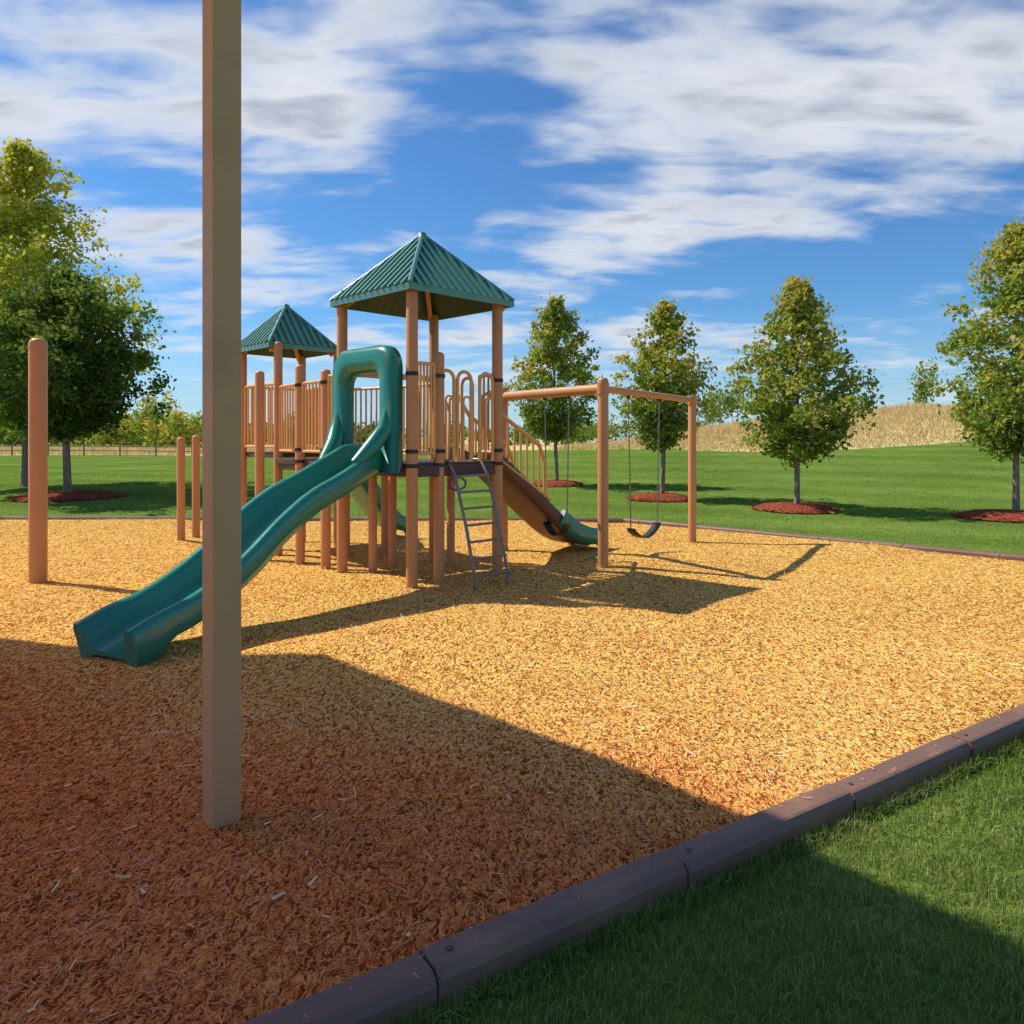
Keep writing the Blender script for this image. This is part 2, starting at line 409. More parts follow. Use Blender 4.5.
# ------------------------------------------------------------------ trees
def tree(name, x, y, height, R0, trunk_h, nleaf, leaf, mat, seed, wide=.36, trunk_r=.07, nl=46, power=.85, irr=1.0):
    rg = np.random.default_rng(seed); rd = random.Random(seed)
    mb = MB(); z0 = float(T(x, y)) - .05
    bend = [rd.uniform(-.05, .05) * height * .2 for _ in range(4)]
    def axis_pt(z):
        u = z / height
        return Vector((x + bend[0] * math.sin(u * 3) + bend[1] * u, y + bend[2] * math.sin(u * 2.6) + bend[3] * u, z0 + z))
    zs = [0, .06, .2, .6, 1.2] + list(np.linspace(max(1.5, trunk_h), height * .95, 9))
    mb.tube([axis_pt(z) for z in zs], [trunk_r * (1.7 if z == 0 else 1.25 if z < .1 else 1) * max(.12, (1 - z / height) ** .8) for z in zs], 9, 0)
    ph = [rd.uniform(0, 6.28) for _ in range(4)]
    def env(u, az):
        base = math.sin(math.pi * min(1, max(0.0, u)) ** (math.log(.5) / math.log(wide))) ** power if 0 < u < 1 else 0
        return R0 * base * (1 + irr * (.16 * math.sin(2 * az + ph[0]) + .13 * math.sin(3 * az + ph[1] + 5 * u) + .12 * math.sin(7 * u + ph[2]))) + .05
    tips = []; ch = height - trunk_h
    for i in range(nl):
        u_end = (i + .5 + rd.uniform(-.4, .4)) / nl; az = i * 2.399 + rd.uniform(-.4, .4)
        r = env(u_end, az) * rd.uniform(.72, 1.0 + .10 * irr)
        ze = trunk_h + u_end * ch
        zs_ = max(trunk_h * .85, ze - r * rd.uniform(.7, 1.2) - .15)
        A = axis_pt(zs_); C = axis_pt(ze)
        E = Vector((C.x + r * math.cos(az), C.y + r * math.sin(az), C.z + rd.uniform(-.05, .12) * r))
        Mid = A.lerp(E, .5) + Vector((0, 0, -.05 * r)) + Vector((rd.uniform(-.08, .08), rd.uniform(-.08, .08), 0)) * r
        rr = trunk_r * .33 * max(.3, 1 - u_end)
        mb.tube([A, Mid, E], [rr, rr * .6, rr * .2], 5, 0, cap=False)
        nsub = 5 + int(r * 3.2)
        for j in range(nsub):
            q = rd.uniform(.25, 1.05); P = A.lerp(Mid, q * 2) if q < .5 else Mid.lerp(E, q * 2 - 1)
            sp = min(.62, r * .30 + .10)
            D = Vector((rd.gauss(0, 1), rd.gauss(0, 1), rd.gauss(.3, .7)))
            if D.length > 1.9: D = D.normalized() * 1.9
            Q = P + D * sp * .6
            mb.tube([P, Q], [rr * .35, rr * .12], 4, 0, cap=False)
            tips.append((Q, u_end, .45 + .55 * q)); 
        tips.append((E, u_end, 1))
    for j in range(6):
        Q = axis_pt(height * (.88 + .11 * j / 5)); tips.append((Q, 1, 1))
    nt_ = len(tips)
    TP = np.array([tuple(p[0]) for p in tips]); wgt = np.array([.35 + rd.random() for _ in tips]); wgt /= wgt.sum()
    idx = rg.choice(nt_, nleaf, p=wgt)
    sig = (.055 + .042 * R0) * rg.uniform(.6, 1.3, nt_)[idx]
    C = TP[idx] + rg.normal(0, 1, (nleaf, 3)) * sig[:, None] * np.array([1, 1, .8])
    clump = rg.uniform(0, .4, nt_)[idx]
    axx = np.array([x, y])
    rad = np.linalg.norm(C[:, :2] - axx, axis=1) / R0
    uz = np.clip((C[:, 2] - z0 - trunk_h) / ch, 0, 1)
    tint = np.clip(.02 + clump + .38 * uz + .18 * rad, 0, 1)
    nrm = rg.normal(0, 1, (nleaf, 3)) + np.array([0, 0, .7]); nrm[:, :2] += (C[:, :2] - axx) / R0 * .6
    nrm /= np.linalg.norm(nrm, axis=1)[:, None]
    a = np.cross(nrm, rg.normal(0, 1, (nleaf, 3))); a /= np.linalg.norm(a, axis=1)[:, None] + 1e-9
    bb = np.cross(nrm, a); s = leaf * rg.uniform(.6, 1.25, nleaf)[:, None]
    LV = np.stack([C - a * s * .6, C - bb * s * .42 + nrm * s * .1, C + a * s * .6, C + bb * s * .42 + nrm * s * .1], 1).reshape(-1, 3)
    nv = len(mb.v)
    bv = np.array(mb.v); bf = [f if len(f) == 4 else None for f in mb.f]; bf = np.array([f for f in bf if f])
    V = np.concatenate([bv, LV]); Fc = np.concatenate([bf, nv + np.arange(4 * nleaf).reshape(-1, 4)])
    mi = np.concatenate([np.zeros(len(bf)), np.ones(nleaf)])
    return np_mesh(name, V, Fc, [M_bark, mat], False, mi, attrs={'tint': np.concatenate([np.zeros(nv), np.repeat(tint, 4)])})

def P(px, d): return (px - 512) * d / 750
TREES = [(797, 17.0, 5.15, 1.42, 1.50, 14000, .10, M_leaf, 5, .33),
         (1016, 15.3, 5.95, 1.50, 1.6, 15500, .095, M_leaf, 12, .34),
         (662, 19.6, 5.1, 1.12, 1.6, 11500, .10, M_leaf, 23, .36),
         (557, 24.2, 6.0, 1.38, 1.7, 11500, .115, M_leaf, 31, .38)]
for px_, d_, h_, r_, th_, nl_, lf_, mt_, sd_, wd_ in TREES:
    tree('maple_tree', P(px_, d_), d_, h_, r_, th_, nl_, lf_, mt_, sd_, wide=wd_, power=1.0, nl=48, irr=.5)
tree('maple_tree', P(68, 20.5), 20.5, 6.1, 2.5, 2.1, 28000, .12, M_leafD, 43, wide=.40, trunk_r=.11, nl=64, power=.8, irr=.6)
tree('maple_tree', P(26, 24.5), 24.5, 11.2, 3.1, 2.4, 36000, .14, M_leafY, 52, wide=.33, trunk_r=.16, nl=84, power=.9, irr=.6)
# mulch rings
for px_, d_, r_ in [(795, 17.0, .9), (1010, 15.3, 1.0), (660, 19.6, .85), (557, 24.2, .8), (68, 20.5, 1.4)]:
    x_, y_ = P(px_, d_), d_
    n = 32; vs = [(x_, y_, float(T(x_, y_)) + .15)]
    for rr, dz in ((.35, .14), (.75, .10), (1, .0)):
        for k in range(n):
            an = 2 * math.pi * k / n; q = r_ * rr * (1 + .05 * math.sin(3 * an + x_))
            xx, yy = x_ + q * math.cos(an), y_ + q * math.sin(an); vs.append((xx, yy, float(T(xx, yy)) + dz + .02))
    fs = [(0, 1 + k, 1 + (k + 1) % n) for k in range(n)]
    for j in range(2):
        for k in range(n):
            fs.append((1 + j * n + k, 1 + (j + 1) * n + k, 1 + (j + 1) * n + (k + 1) % n, 1 + j * n + (k + 1) % n))
    g = MB(); g.add(vs, fs, 0, True); ring = g.obj('mulch_ring', [M_redmulch])
    nn = 1400; an = rng.uniform(0, 6.28, nn); q = r_ * np.sqrt(rng.uniform(0, 1.12, nn)); xx = x_ + q * np.cos(an); yy = y_ + q * np.sin(an)
    chips('chips', xx, yy, T(xx, yy) + .03 + .11 * np.clip(1 - q / r_, 0, 1), .08, M_redchip, parent=ring)

# distant tree masses
def tree_mass(name, specs, mat, leaf=.5, seed=1):
    rg = np.random.default_rng(seed); Cs = []; ts = []
    for (x, y, h, w, n) in specs:
        nc = 14; cc = rg.normal(0, 1, (nc, 3)) * np.array([w * .3, w * .3, h * .2]) + np.array([x, y, h * .52 + float(T(x, y))])
        id_ = rg.integers(0, nc, n); C = cc[id_] + rg.normal(0, 1, (n, 3)) * np.array([w * .13, w * .13, h * .12])
        C[:, 2] = np.maximum(C[:, 2], float(T(x, y)) + .1)
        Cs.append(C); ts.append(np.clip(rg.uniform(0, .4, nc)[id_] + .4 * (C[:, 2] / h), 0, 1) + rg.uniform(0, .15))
    C = np.concatenate(Cs); tt = np.concatenate(ts); n = len(C)
    nrm = rg.normal(0, 1, (n, 3)); nrm /= np.linalg.norm(nrm, axis=1)[:, None]
    a = np.cross(nrm, rg.normal(0, 1, (n, 3))); a /= np.linalg.norm(a, axis=1)[:, None]; b = np.cross(nrm, a)
    s = leaf * rg.uniform(.5, 1.2, n)[:, None]
    V = np.stack([C - a * s * .6, C - b * s * .4, C + a * s * .6, C + b * s * .4], 1).reshape(-1, 3)
    np_mesh(name, V, np.arange(4 * n).reshape(-1, 4), [mat], attrs={'tint': np.repeat(tt, 4)})
sp = []
for k in range(70):
    px_ = random.uniform(-150, 700); d_ = random.uniform(150, 230)
    sp.append((P(px_, d_), d_, random.uniform(3.5, 8), random.uniform(8, 14), 450))
tree_mass('distant_treeline', sp, M_leafD, 1.0, 5)
sp = [(P(150, 95), 95, 6.8, 4.2, 1300), (P(124, 100), 100, 5.4, 4.2, 900), (P(188, 90), 90, 4.9, 3.8, 900), (P(168, 92), 92, 4.6, 3.4, 700), (P(100, 98), 98, 4.4, 4.4, 700)]
tree_mass('distant_trees', sp, M_leaf, .5, 6)
sp = [(P(728, 75), 75, 4.6, 3.4, 900), (P(712, 78), 78, 4.0, 3.4, 700), (P(925, 72), 72, 5.0, 2.4, 600), (P(540, 120), 120, 4, 10, 700), (P(600, 120), 120, 3.6, 9, 700)]
tree_mass('distant_trees', sp, M_leafD, .35, 8)

# split rail fence on the far left
mb = MB()
fx = [P(-60 + 36 * k, 68) for k in range(9)]
for k, x_ in enumerate(fx):
    z = float(T(x_, 68)); mb.beam((x_, 68, z - .1), (x_, 68, z + 1.0), .10, .10, up=Vector((0, 1, 0)))
    if k:
        for hz in (.45, .85): mb.beam((fx[k - 1], 68.02, float(T(fx[k - 1], 68)) + hz), (x_, 68.02, z + hz), .05, .07)
mb.obj('wooden_fence', [M_wood])

# ------------------------------------------------------------------ playground structure
play = empty('playground_structure', (0, 0, 0))
PF = (-1.04, 7.80); PL = (-1.97, 8.70); PR = (-.17, 8.70); PB = (-1.00, 9.60)
F2 = (-3.14, 10.07); L2 = (-3.86, 10.75); R2 = (-2.50, 10.75); B2 = (-3.20, 11.43)
DZ = 1.36
mb = MB()
for p in (PF, PL, PR, PB): mb.post(*p, -.05, 3.22, .062)
for p in (F2, L2, R2, B2): mb.post(*p, -.05, 2.92, .058)
guards = [(-.79, 8.10, 2.55), (-2.67, 9.45, 2.55), (-2.23, 8.98, 2.45), (-3.28, 9.75, 2.5), (-1.72, 10.2, 2.5)]
for x_, y_, z_ in guards: mb.post(x_, y_, -.05, z_, .06)
for x_, y_ in ((-1.60, 8.62), (-1.45, 9.1), (-.75, 9.2), (-2.2, 9.95)): mb.post(x_, y_, -.05, DZ - .06, .05)
# black clamps
for p in (PF, PL, PR, PB, (-.79, 8.1), (-2.67, 9.45), (-2.23, 8.98)):
    for z in (DZ - .03, DZ + .12, DZ + .93): mb.tube([(p[0], p[1], z - .02), (p[0], p[1], z + .02)], .069, 16, 1)
mb.obj('support_posts', [M_post, M_black], play)

# decks
def inset(poly, s):
    cx = sum(p[0] for p in poly) / len(poly); cy = sum(p[1] for p in poly) / len(poly)
    return [(cx + (p[0] - cx) * s, cy + (p[1] - cy) * s) for p in poly]
mb = MB()
mb.prism(inset([PF, PR, PB, PL], .97), DZ - .07, DZ)
mb.prism([(-2.03, 8.80), (-1.15, 9.68), (-2.50, 11.0 - .30), (-3.17, 10.02)], DZ - .075, DZ - .005)
mb.prism(inset([F2, R2, B2, L2], .97), DZ + .0, DZ + .07)
# toe-boards / fascia
for a, b in ((PL, PF), (PF, PR), (PR, PB)):
    mb.beam((a[0], a[1], DZ - .09), (b[0], b[1], DZ - .09), .04, .12)
mb.beam((PL[0], PL[1], DZ - .09), (F2[0], F2[1], DZ - .09), .04, .12)
mb.obj('decks', [M_deck], play, bevel=.008)

# railing panels
mb = MB()
def rail(a, b, z0, z1, nb, arch=0, r=.017, inset_=.07):
    a = Vector((*a, 0)); b = Vector((*b, 0)); t = (b - a).normalized(); a = a + t * inset_; b = b - t * inset_; L = (b - a).length
    top = []
    for k in range(13):
        q = k / 12; zz = z1 + arch * math.sin(math.pi * q); top.append(a + t * L * q + Vector((0, 0, zz)))
    mb.tube(top, r * 1.15, 8); mb.tube([a + Vector((0, 0, z0)), b + Vector((0, 0, z0))], r * 1.15, 8)
    mb.tube([a + Vector((0, 0, z0)), a + Vector((0, 0, z1))], r * 1.1, 8); mb.tube([b + Vector((0, 0, z0)), b + Vector((0, 0, z1))], r * 1.1, 8)
    for k in range(1, nb + 1):
        q = k / (nb + 1); p = a + t * L * q; zz = z1 + arch * math.sin(math.pi * q)
        mb.tube([p + Vector((0, 0, z0)), p + Vector((0, 0, zz))], r * .8, 6)
G1 = (-.79, 8.10)
rail(PF, G1, DZ + .1, DZ + 1.05, 4)
rail(PL, (-2.23, 8.98), DZ + .1, DZ + 1.0, 2)
rail((-2.23, 8.98), (-2.67, 9.45), DZ + .1, DZ + .95, 5)
rail((-2.67, 9.45), F2, DZ + .1, DZ + .95, 6)
rail(L2, F2, DZ + .15, DZ + 1.0, 8)
rail(L2, B2, DZ + .15, DZ + 1.0, 8)
rail(B2, R2, DZ + .15, DZ + 1.0, 8)
rail(PB, (-1.72, 10.2), DZ + .1, DZ + .95, 7)
rail((-1.72, 10.2), R2, DZ + .1, DZ + .95, 7)
rail(PL, PB, DZ + 1.0, DZ + 1.04, 0)
# inverted U hand loops either side of the climber opening
def loop(c, t, w, z0, z1, r=.02):
    c = Vector((*c, 0)); t = Vector((*t, 0)).normalized(); pts = [c - t * w + Vector((0, 0, z0))]
    for k in range(9):
        an = math.pi * (1 - k / 8); pts.append(c + t * (w * math.cos(an)) + Vector((0, 0, z1 - w + w * math.sin(an))))
    pts.append(c + t * w + Vector((0, 0, z0))); mb.tube(pts, r, 8)
for q in (.13, .42, .80):
    c = (G1[0] + (PR[0] - G1[0]) * q, G1[1] + (PR[1] - G1[1]) * q)
    loop(c, (.72, .70), .10, DZ, DZ + 1.0)
    loop((c[0] + .03, c[1] - .03), (.72, .70), .05, DZ + .02, DZ + .72, .013)
loop((-.55, 9.2), (.7, -.7), .1, DZ, DZ + 1.0)
rail((PR[0] - .04, PR[1] + .02), (-.40, 8.98), DZ + .1, DZ + 1.0, 2, inset_=.02)
mb.obj('railings', [M_rail], play)

# roofs
def roof(name, cx, cy, hd, ze, zp, nrib):
    mb = MB(); C = [Vector((cx, cy - hd, ze)), Vector((cx + hd, cy, ze)), Vector((cx, cy + hd, ze)), Vector((cx - hd, cy, ze))]
    A = Vector((cx, cy, zp)); dn = Vector((0, 0, -.05))
    for k in range(4):
        a, b = C[k], C[(k + 1) % 4]
        mb.add([a, b, A], [(0, 1, 2)], 0)
        a2 = a + (Vector((cx, cy, ze)) - a) * .02 + dn; b2 = b + (Vector((cx, cy, ze)) - b) * .02 + dn
        mb.add([a, b, b2, a2], [(3, 2, 1, 0)], 0)
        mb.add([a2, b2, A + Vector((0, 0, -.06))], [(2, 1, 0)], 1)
        up = A - (a + b) / 2; nrm = (b - a).cross(up).normalized()
        for j in range(1, nrib):
            s = j / nrib; q = min(s, 1 - s) * 2
            p0 = a.lerp(b, s) + nrm * .014; p1 = p0 + up * q * .99
            if q < .06: continue
            mb.beam(p0 - up * .01, p1, .030, .042, 0, up=nrm)
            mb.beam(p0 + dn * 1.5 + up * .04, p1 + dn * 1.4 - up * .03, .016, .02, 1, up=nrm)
        mb.beam(a + dn * .5, b + dn * .5, .02, .065, 0)
        mb.beam(a.lerp(Vector((cx, cy, ze)), .1) + dn * 1.8, A + dn * 2.8, .05, .05, 2)
        mb.tube([a + Vector((0, 0, .01)), A + Vector((0, 0, .015))], .028, 8, 0)
    mb.tube([A + Vector((0, 0, -.05)), A + Vector((0, 0, .035)), A + Vector((0, 0, .05))], [.06, .05, .015], 10, 0)
    mb.tube([A + Vector((0, 0, -.35)), A + Vector((0, 0, -.1))], .03, 8, 2)
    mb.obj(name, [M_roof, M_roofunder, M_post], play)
roof('main_roof', -1.04, 8.70, 1.06, 3.20, 3.96, 13)
roof('small_roof', -3.24, 10.75, .74, 2.90, 3.50, 10)

# slides
def sweep(mb, path, prof, drops, mi=0, wscale=None):
    n = len(prof); vs = []
    for i, p in enumerate(path):
        t = (path[min(i + 1, len(path) - 1)] - path[max(i - 1, 0)]).normalized()
        sd = t.cross(Vector((0, 0, 1))).normalized(); up = sd.cross(t).normalized()
        for j, (u, w, sk) in enumerate(prof):
            v = p + sd * u * (wscale[i] if wscale else 1) + up * w
            if sk and drops[i] > 0: v.z = v.z + (0.02 - v.z) * drops[i]
            vs.append(v)
    fs = []
    for i in range(len(path) - 1):
        for j in range(n):
            j2 = (j + 1) % n; fs.append((i * n + j, i * n + j2, (i + 1) * n + j2, (i + 1) * n + j))
    mb.add(vs, fs, mi, True)
    mb.add([vs[j] for j in range(n)], [tuple(range(n))], mi); mb.add([vs[-n + j] for j in range(n)][::-1], [tuple(range(n))], mi)
def slide_profile(a, h):
    L = [(-a - .005, -.02, 1), (-a - .03, .06, 0), (-a - .03, h * .8, 0), (-a - .01, h, 0), (-a + .04, h, 0), (-a + .065, h * .75, 0), (-a + .085, .06, 0), (-a + .14, .012, 0), (0, 0, 0)]
    Rr = [(-u, w, s) for u, w, s in L[:-1]][::-1]
    Bt = [(a - .02, -.03, 1), (a - .12, -.03, 0), (-a + .12, -.03, 0), (-a + .02, -.03, 1)]
    return L + Rr + Bt
def catmull(tab, n):
    ts = np.array([a for a, _ in tab]); vsx = np.array([b for _, b in tab]); q = np.linspace(0, 1, n)
    m = np.gradient(vsx, ts); out = []
    for x in q:
        i = min(len(ts) - 2, max(0, np.searchsorted(ts, x) - 1)); h = ts[i + 1] - ts[i]; s = (x - ts[i]) / h
        out.append((2 * s**3 - 3 * s**2 + 1) * vsx[i] + (s**3 - 2 * s**2 + s) * h * m[i] + (-2 * s**3 + 3 * s**2) * vsx[i + 1] + (s**3 - s**2) * h * m[i + 1])
    return out
def slide(name, A, B, ztab, a, h, n=60, mats=(M_green,), flare=True):
    A = Vector((*A, 0)); B = Vector((*B, 0)); z = catmull(ztab, n)
    path = [A.lerp(B, i / (n - 1)) + Vector((0, 0, z[i])) for i in range(n)]
    dr = [max(0, min(1, (i / (n - 1) - .91) / .035)) if flare else 0 for i in range(n)]
    mb = MB(); sweep(mb, path, slide_profile(a, h), dr, 0)
    return mb.obj(name, list(mats), play)
SE = (-2.82, 5.24)
slide('wave_slide', (-1.47, 8.30), SE,
      [(0, DZ), (.07, 1.35), (.14, 1.27), (.30, 1.08), (.42, .95), (.54, .75), (.66, .50), (.76, .34), (.85, .235), (.93, .18), (1, .11)], .27, .20)
# hood arch
mb = MB()
t_ = (Vector((*PF, 0)) - Vector((*PL, 0))).normalized(); nn_ = Vector((-t_.y, t_.x, 0)); nn_ = -nn_ if nn_.y > 0 else nn_
cen = (Vector((*PF, 0)) + Vector((*PL, 0))) / 2 + nn_ * .06
def hood(outer_w, inner_w, ztop, zin, zbot, thick):
    def arc(hw, zt, r, n=6):
        o = [(-hw, zbot)]
        for k in range(n + 1):
            an = math.pi - k / n * math.pi / 2; o.append((-hw + r + r * math.cos(an), zt - r + r * math.sin(an)))
        for k in range(n + 1):
            an = math.pi / 2 - k / n * math.pi / 2; o.append((hw - r + r * math.cos(an), zt - r + r * math.sin(an)))
        o.append((hw, zbot)); return o
    O = arc(outer_w, ztop, .24); I = arc(inner_w, zin, .15); n = len(O); vs = []
    for i in range(n):
        ox, oz = O[i]; ix, iz = I[i]; mx, mz_ = (ox + ix) / 2, (oz + iz) / 2
        for (u, z, d) in ((ix, iz, 0), (ox, oz, 0), (ox, oz, thick * .7), (mx + (ox - mx) * .6, mz_ + (oz - mz_) * .6, thick), (mx + (ix - mx) * .6, mz_ + (iz - mz_) * .6, thick), (ix, iz, thick * .7)):
            vs.append(cen + t_ * u + nn_ * d + Vector((0, 0, z)))
    fs = []
    for i in range(n - 1):
        for j in range(6):
            j2 = (j + 1) % 6; fs.append((i * 6 + j, i * 6 + j2, (i + 1) * 6 + j2, (i + 1) * 6 + j))
    fs += [(0, 1, 2, 3, 4, 5), tuple((n - 1) * 6 + j for j in range(6))[::-1]]
    mb.add(vs, fs, 0, True)
hood(.57, .32, DZ + 1.24, DZ + .97, DZ - .10, .15)
sdir = (Vector((*SE, 0)) - Vector((-1.47, 8.30, 0))).normalized()
for sgn in (-1, 1):
    b0 = cen + t_ * (sgn * .45) + nn_ * .10
    pts = [b0 + Vector((0, 0, DZ + .55)), b0 + sdir * .06 + Vector((0, 0, DZ + .35)), b0 + sdir * .2 - t_ * (sgn * .08) + Vector((0, 0, DZ + .18)), b0 + sdir * .45 - t_ * (sgn * .15) + Vector((0, 0, DZ + .0))]
    mb.tube(pts, [.06, .09, .09, .05], 12, 0)
mb.obj('slide_hood', [M_green], play)
# second slide (right) brown chute with green exit
def lerp3(a, b, q): return tuple(a[i] + (b[i] - a[i]) * q for i in range(len(a)))
A2 = (-.58, 9.20); B3 = (1.02, 10.80)
slide('side_slide', A2, B3, [(0, DZ), (.1, 1.30), (.3, 1.0), (.55, .58), (.75, .28), (.88, .17), (1, .17)], .28, .16, mats=(M_brown,), flare=False).name = 'side_slide_chute'
slide('side_slide_exit', lerp3(A2, B3, .62), (B3[0] + .08, B3[1] + .08), [(0, .50), (.3, .31), (.6, .20), (.85, .16), (1, .15)], .31, .20)
mb = MB()
for sg in (-1, 1):
    o = Vector((.7, -.7, 0)) * (.30 * sg); a = Vector((*A2, 0)) + o; b = Vector((*B3, 0)) + o
    def zp(q): return DZ + .02 - 1.25 * q
    top = [a + Vector((0, 0, DZ)), a + Vector((0, 0, DZ + .75)), a.lerp(b, .06) + Vector((0, 0, DZ + .82))] + [a.lerp(b, q) + Vector((0, 0, zp(q) + .72)) for q in (.15, .3, .45)] + [a.lerp(b, .5) + Vector((0, 0, zp(.5) + .55)), a.lerp(b, .5) + Vector((0, 0, zp(.5) + .1))]
    mb.tube(top, .026, 8)
    for q in (.05, .10, .15, .20, .25, .30, .35, .40, .45): mb.tube([a.lerp(b, q) + Vector((0, 0, zp(q) + .1)), a.lerp(b, q) + Vector((0, 0, zp(q) + .73))], .014, 6)
    mb.tube([a.lerp(b, .02) + Vector((0, 0, zp(.02) + .16)), a.lerp(b, .55) + Vector((0, 0, zp(.55) + .12))], .02, 8)
mb.obj('side_slide_handrails', [M_rail], play)
# small rear slide
slide('rear_slide', (-2.80, 11.12), (-1.78, 12.15), [(0, DZ + .05), (.12, 1.3), (.35, .95), (.6, .5), (.8, .24), (1, .17)], .27, .2, n=36)
# ladder climber
mb = MB()
TL = Vector((-.70, 8.18, DZ + .02)); TR = Vector((-.36, 8.51, DZ + .02)); out = Vector((.70, -.70, 0))
BL = TL + out * .50; BL.z = 0; BR = TR + out * .50; BR.z = 0
for a, b in ((TL, BL), (TR, BR)):
    mb.tube([a - out * .12, a, a.lerp(b, .12) + out * .06, a.lerp(b, .5) + out * .05, b + Vector((0, 0, -.05))], .018, 8)
for k in range(1, 8):
    q = k / 8; o = out * .05
    mb.tube([TL.lerp(BL, q) + o, TR.lerp(BR, q) + o], .014, 8)
mb.obj('ladder_climber', [M_dark], play)
# grip ring
mb = MB(); c = Vector((-.60, 8.24, 1.12)); tt = Vector((.72, .70, 0))
ringp = [c + tt * (.12 * math.cos(2 * math.pi * k / 16)) + Vector((0, 0, .07 * math.sin(2 * math.pi * k / 16))) for k in range(17)]
mb.tube(ringp, .012, 6)
M_purple = paint('purple_plastic', (.16, .06, .22), .4)
mb.obj('grip_ring', [M_purple], play)

# ------------------------------------------------------------------ swings
sw = empty('swing_set')
N = Vector((1.105, 9.1, 0)); Fp = Vector((2.80, 11.65, 0)); Lp = Vector((-.12, 10.7, 0))
mb = MB()
for p, h, r in ((N, 2.36, .066), (Fp, 2.30, .062), (Lp, 2.36, .062)): mb.post(p.x, p.y, -.05, h, r)
zb = 2.22
mb.tube([N + Vector((0, 0, zb)), Fp + Vector((0, 0, zb))], .045, 14)
mb.tube([N + Vector((0, 0, zb)), Lp + Vector((0, 0, zb))], .065, 14)
for p in (N, Fp, Lp): mb.tube([p + Vector((0, 0, zb - .07)), p + Vector((0, 0, zb + .07))], .075, 16, 1)
mb.obj('frame', [M_post, M_post], sw)
def swing(base, d, s0, s1, seat_z, name, swingoff=0):
    mb = MB(); ends = []
    perp = Vector((-d.y, d.x, 0))
    for s in (s0, s1):
        top = base + d * s + Vector((0, 0, zb - .04)); sc = (s0 + s1) / 2 + (s - (s0 + s1) / 2) * .85
        bot = base + d * sc + perp * swingoff + Vector((0, 0, seat_z + .12)); ends.append(bot)
        n = 70
        mb.tube([top.lerp(bot, k / n) for k in range(n + 1)], [(.006 if k % 2 else .012) for k in range(n + 1)], 5, 0)
        mb.tube([top + Vector((0, 0, .09)), top + Vector((0, 0, -.05))], .02, 8, 1)
    a, b = ends; pts = [a.lerp(b, k / 12) + Vector((0, 0, -.15 * math.sin(math.pi * k / 12) ** .8)) for k in range(13)]
    vs = []
    for p in pts:
        for u, w in ((-.06, 0), (.06, 0), (.06, -.018), (-.06, -.018)): vs.append(p + perp * u + Vector((0, 0, w)))
    fs = [(0, 1, 2, 3), tuple(48 + j for j in (3, 2, 1, 0))]
    for i in range(12):
        for j in range(4): fs.append((i * 4 + j, (i + 1) * 4 + j, (i + 1) * 4 + (j + 1) % 4, i * 4 + (j + 1) % 4))
    mb.add(vs, fs, 1, True)
    mb.obj(name, [M_chain, M_black], sw)
d1 = (Fp - N).normalized(); d2 = (Lp - N).normalized()
swing(N, d1, .72, 1.75, .33, 'belt_swing_1')
swing(N, d2, .62, 1.1, .40, 'belt_swing_2')

# ------------------------------------------------------------------ loose posts & foreground pole
def lone_post(px_, yb, yt, r):
    d_ = 1200 / (yb - 440); mb = MB(); x_ = P(px_, d_); zt = 1.6 + (440 - yt) * d_ / 750
    mb.post(x_, d_, -.05, zt, r, 0, 20); mb.tube([(x_, d_, zt - .12), (x_, d_, zt - .10)], r * 1.04, 20, 0)
    mb.obj('playground_post', [M_post])
lone_post(38, 587, 338, .09); lone_post(181, 543, 437, .06); lone_post(196, 540, 435, .06)

mb = MB(); cx, cy = -1.18, 3.05; a = R(43); hw = .059
sq = [(cx + hw * 1.414 * math.cos(a + math.pi / 4 + k * math.pi / 2), cy + hw * 1.414 * math.sin(a + math.pi / 4 + k * math.pi / 2)) for k in range(4)]
mb.prism(sq, -.1, 5.6)
mb.obj('metal_pole', [M_pole], bevel=.008)

# ------------------------------------------------------------------ added out-of-view cloth, shaped to cast and redden the large foreground shade
SUN_EL = 49.0; sh = Vector((.93, -.365)).normalized(); cot = 1 / math.tan(R(SUN_EL))
ZR = 5.5
S = [(-4.9, 5.95), (-4, 5.85), (-2.45, 5.42), (-1.28, 5.30), (.95, 3.12), (1.75, 2.2), (2.3, 1.3), (1.6, .6), (-1.5, .6), (-4.9, 3.5)]
caster_outline = [(p[0] - sh.x * cot * ZR, p[1] - sh.y * cot * ZR) for p in S][::-1]
caster = empty('added_shade_caster')
m, t, bs = newmat('shade_caster_cloth'); M_caster = m
geo = t.node('ShaderNodeNewGeometry'); nz = t.noise(geo.outputs['Position'], 6, 2)
c = t.mix(nz, (.80, .31, .19), (.86, .36, .22)); df = use_diffuse(t, bs, c)  # red translucent cloth, chosen so the shade below turns warm
tr = t.node('ShaderNodeBsdfTranslucent'); t.lk(c, tr.inputs[0])
m1 = t.node('ShaderNodeMixShader'); m1.inputs[0].default_value = .75; t.lk(df.outputs[0], m1.inputs[1]); t.lk(tr.outputs[0], m1.inputs[2])
t.lk(m1.outputs[0], t.n['Material Output'].inputs['Surface'])
mb = MB(); n = len(caster_outline)
mb.add([(p[0], p[1], ZR) for p in caster_outline], [tuple(range(n))], 0)
mb.obj('caster_fabric', [M_caster], caster)
mb = MB()
for k in range(n): mb.tube([(*caster_outline[k], ZR), (*caster_outline[(k + 1) % n], ZR)], .02, 6)
for x_, y_ in (caster_outline[n - 1], caster_outline[0], caster_outline[2]):
    mb.beam((x_, y_, -.1), (x_, y_, ZR + .1), .13, .13, up=Vector((0, 1, 0)))
mb.obj('frame', [M_pole], caster)  # edge cords and posts of the added shadow caster

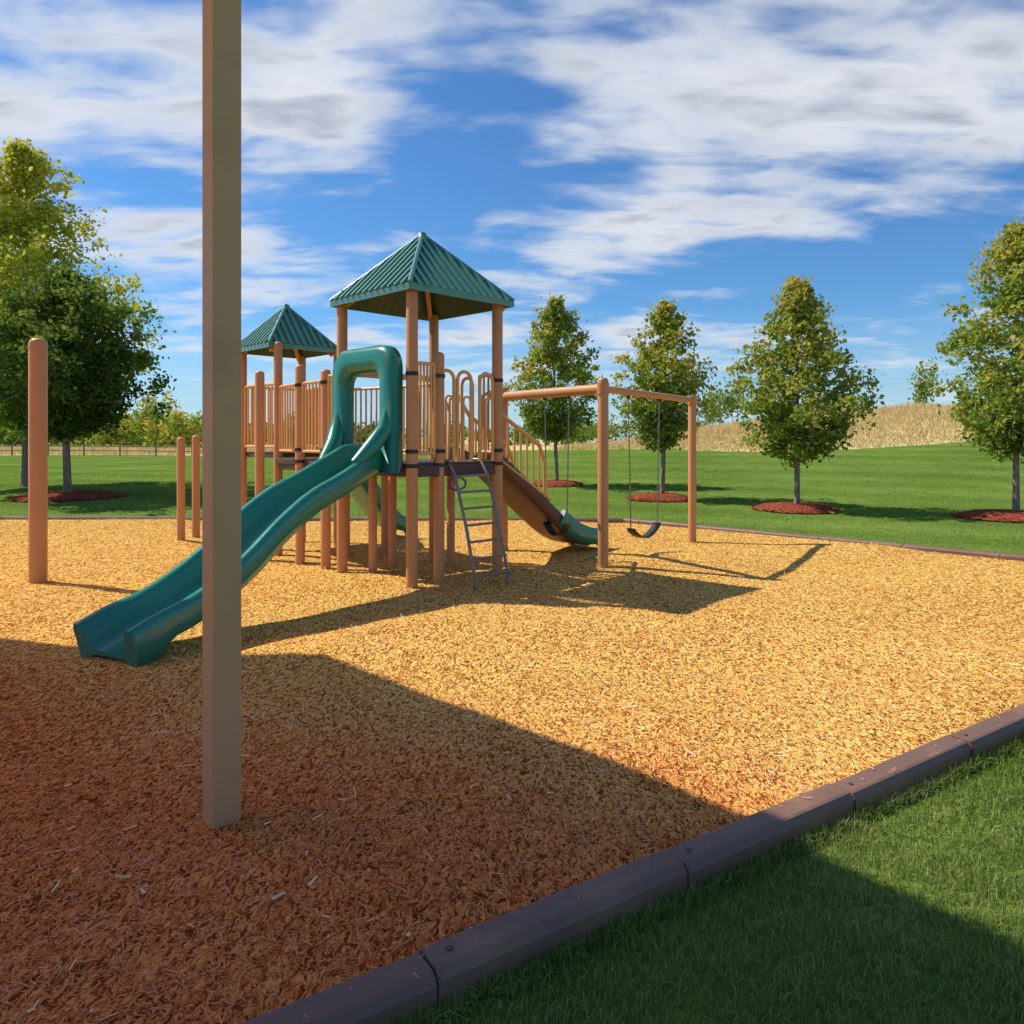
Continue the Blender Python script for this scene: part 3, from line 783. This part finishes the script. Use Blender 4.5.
# ------------------------------------------------------------------ light
sun = bpy.data.lights.new('sun', 'SUN'); sun.energy = 5.0; sun.angle = R(.5); sun.color = (1, .94, .79)
so = bpy.data.objects.new('sun', sun); link(so)
Ldir = Vector((sh.x * math.cos(R(SUN_EL)), sh.y * math.cos(R(SUN_EL)), -math.sin(R(SUN_EL))))
so.rotation_euler = Ldir.to_track_quat('-Z', 'Y').to_euler()

w = bpy.data.worlds.new("World"); scene.world = w; w.use_nodes = True
t = NT(w.node_tree); bg = w.node_tree.nodes['Background']
sky = t.node('ShaderNodeTexSky', sky_type='NISHITA'); sky.sun_disc = False
sky.sun_elevation = R(SUN_EL); sky.sun_rotation = math.atan2(-sh.x, -sh.y); sky.dust_density = .3; sky.ozone_density = 2.5; sky.air_density = 1.0
tc = t.node('ShaderNodeTexCoord'); D = tc.outputs['Generated']
sep = t.node('ShaderNodeSeparateXYZ'); t.lk(D, sep.inputs[0]); zc = t.math('MAXIMUM', sep.outputs[2], .0)
den = t.math('ADD', zc, .16)
comb = t.node('ShaderNodeCombineXYZ'); t.lk(t.math('DIVIDE', sep.outputs[0], den), comb.inputs[0]); t.lk(t.math('DIVIDE', sep.outputs[1], den), comb.inputs[1])
def mapped(rot, sc, loc=(0, 0, 0)):
    mp = t.node('ShaderNodeMapping'); t.lk(comb.outputs[0], mp.inputs[0]); mp.inputs['Rotation'].default_value = (0, 0, rot)
    mp.inputs['Scale'].default_value = sc; mp.inputs['Location'].default_value = loc; return mp.outputs[0]
nA = t.noise(mapped(.12, (.9, 1.3, 1), (3.1, 1.7, 0)), 2.1, 6, .5, .2)
nB = t.noise(mapped(-.15, (.9, 1.9, 1), (0, 5, 2)), 4.6, 4, .52, .3)
cov = t.math('ADD', t.math('MULTIPLY', nA, .64), t.math('MULTIPLY', nB, .36))
# broad cloud banks placed by compass direction / elevation
def bank(px_, py_, rx, ry, amp):
    v = Vector(((px_ - 512) / 750, 1, (440 - py_) / 750)).normalized()
    dv = t.vmath('SUBTRACT', D, tuple(v)); dv = t.vmath('MULTIPLY', dv, (1 / rx, 1 / rx, 1 / ry)); ln = t.vmath('LENGTH', dv)
    return t.math('MULTIPLY', t.sstep(ln, 1.3, 0.0), amp)
bias = None
for a in ((60, 50, .32, .16, .18), (330, 105, .16, .08, .20), (840, 110, .44, .13, .22), (640, 20, .40, .06, .10), (610, 255, .20, .06, .15), (160, 250, .26, .06, .16),
          (470, 160, .17, .10, -.10), (860, 266, .28, .045, -.12), (480, 345, .5, .06, .10)):
    bk = bank(*a); bias = bk if bias is None else t.math('ADD', bias, bk)
cov2 = t.math('ADD', cov, bias)
mask = t.math('MULTIPLY', t.sstep(cov2, .49, .72), .93)
thick = t.sstep(t.math('ADD', cov2, t.math('MULTIPLY', t.math('SUBTRACT', nB, .5), .5)), .62, .95)
ST = .13
ccol = t.mix(thick, tuple(c / ST for c in (.80, .83, .88)), tuple(c / ST for c in (.44, .48, .57)))
skyc = t.mix(1.0, sky.outputs[0], (.42, .74, 1.02), 'MULTIPLY')
hz = t.sstep(zc, .18, 0.0)
skyc = t.mix(t.math('MULTIPLY', hz, .6), skyc, tuple(c / ST for c in (.55, .72, .87)))
t.lk(t.mix(mask, skyc, ccol), bg.inputs[0]); bg.inputs[1].default_value = ST

# ------------------------------------------------------------------ camera
cam = bpy.data.cameras.new('camera'); cam.lens = 36 * 750 / 1024; cam.sensor_width = 36; cam.shift_y = -72 / 1024
cam.clip_start = .05; cam.clip_end = 12000
co = bpy.data.objects.new('camera', cam); link(co); co.location = (0, 0, 1.6); co.rotation_euler = (R(90), 0, 0)
scene.camera = co
scene.view_settings.view_transform = 'Standard'; scene.view_settings.look = 'None'; scene.view_settings.exposure = 0
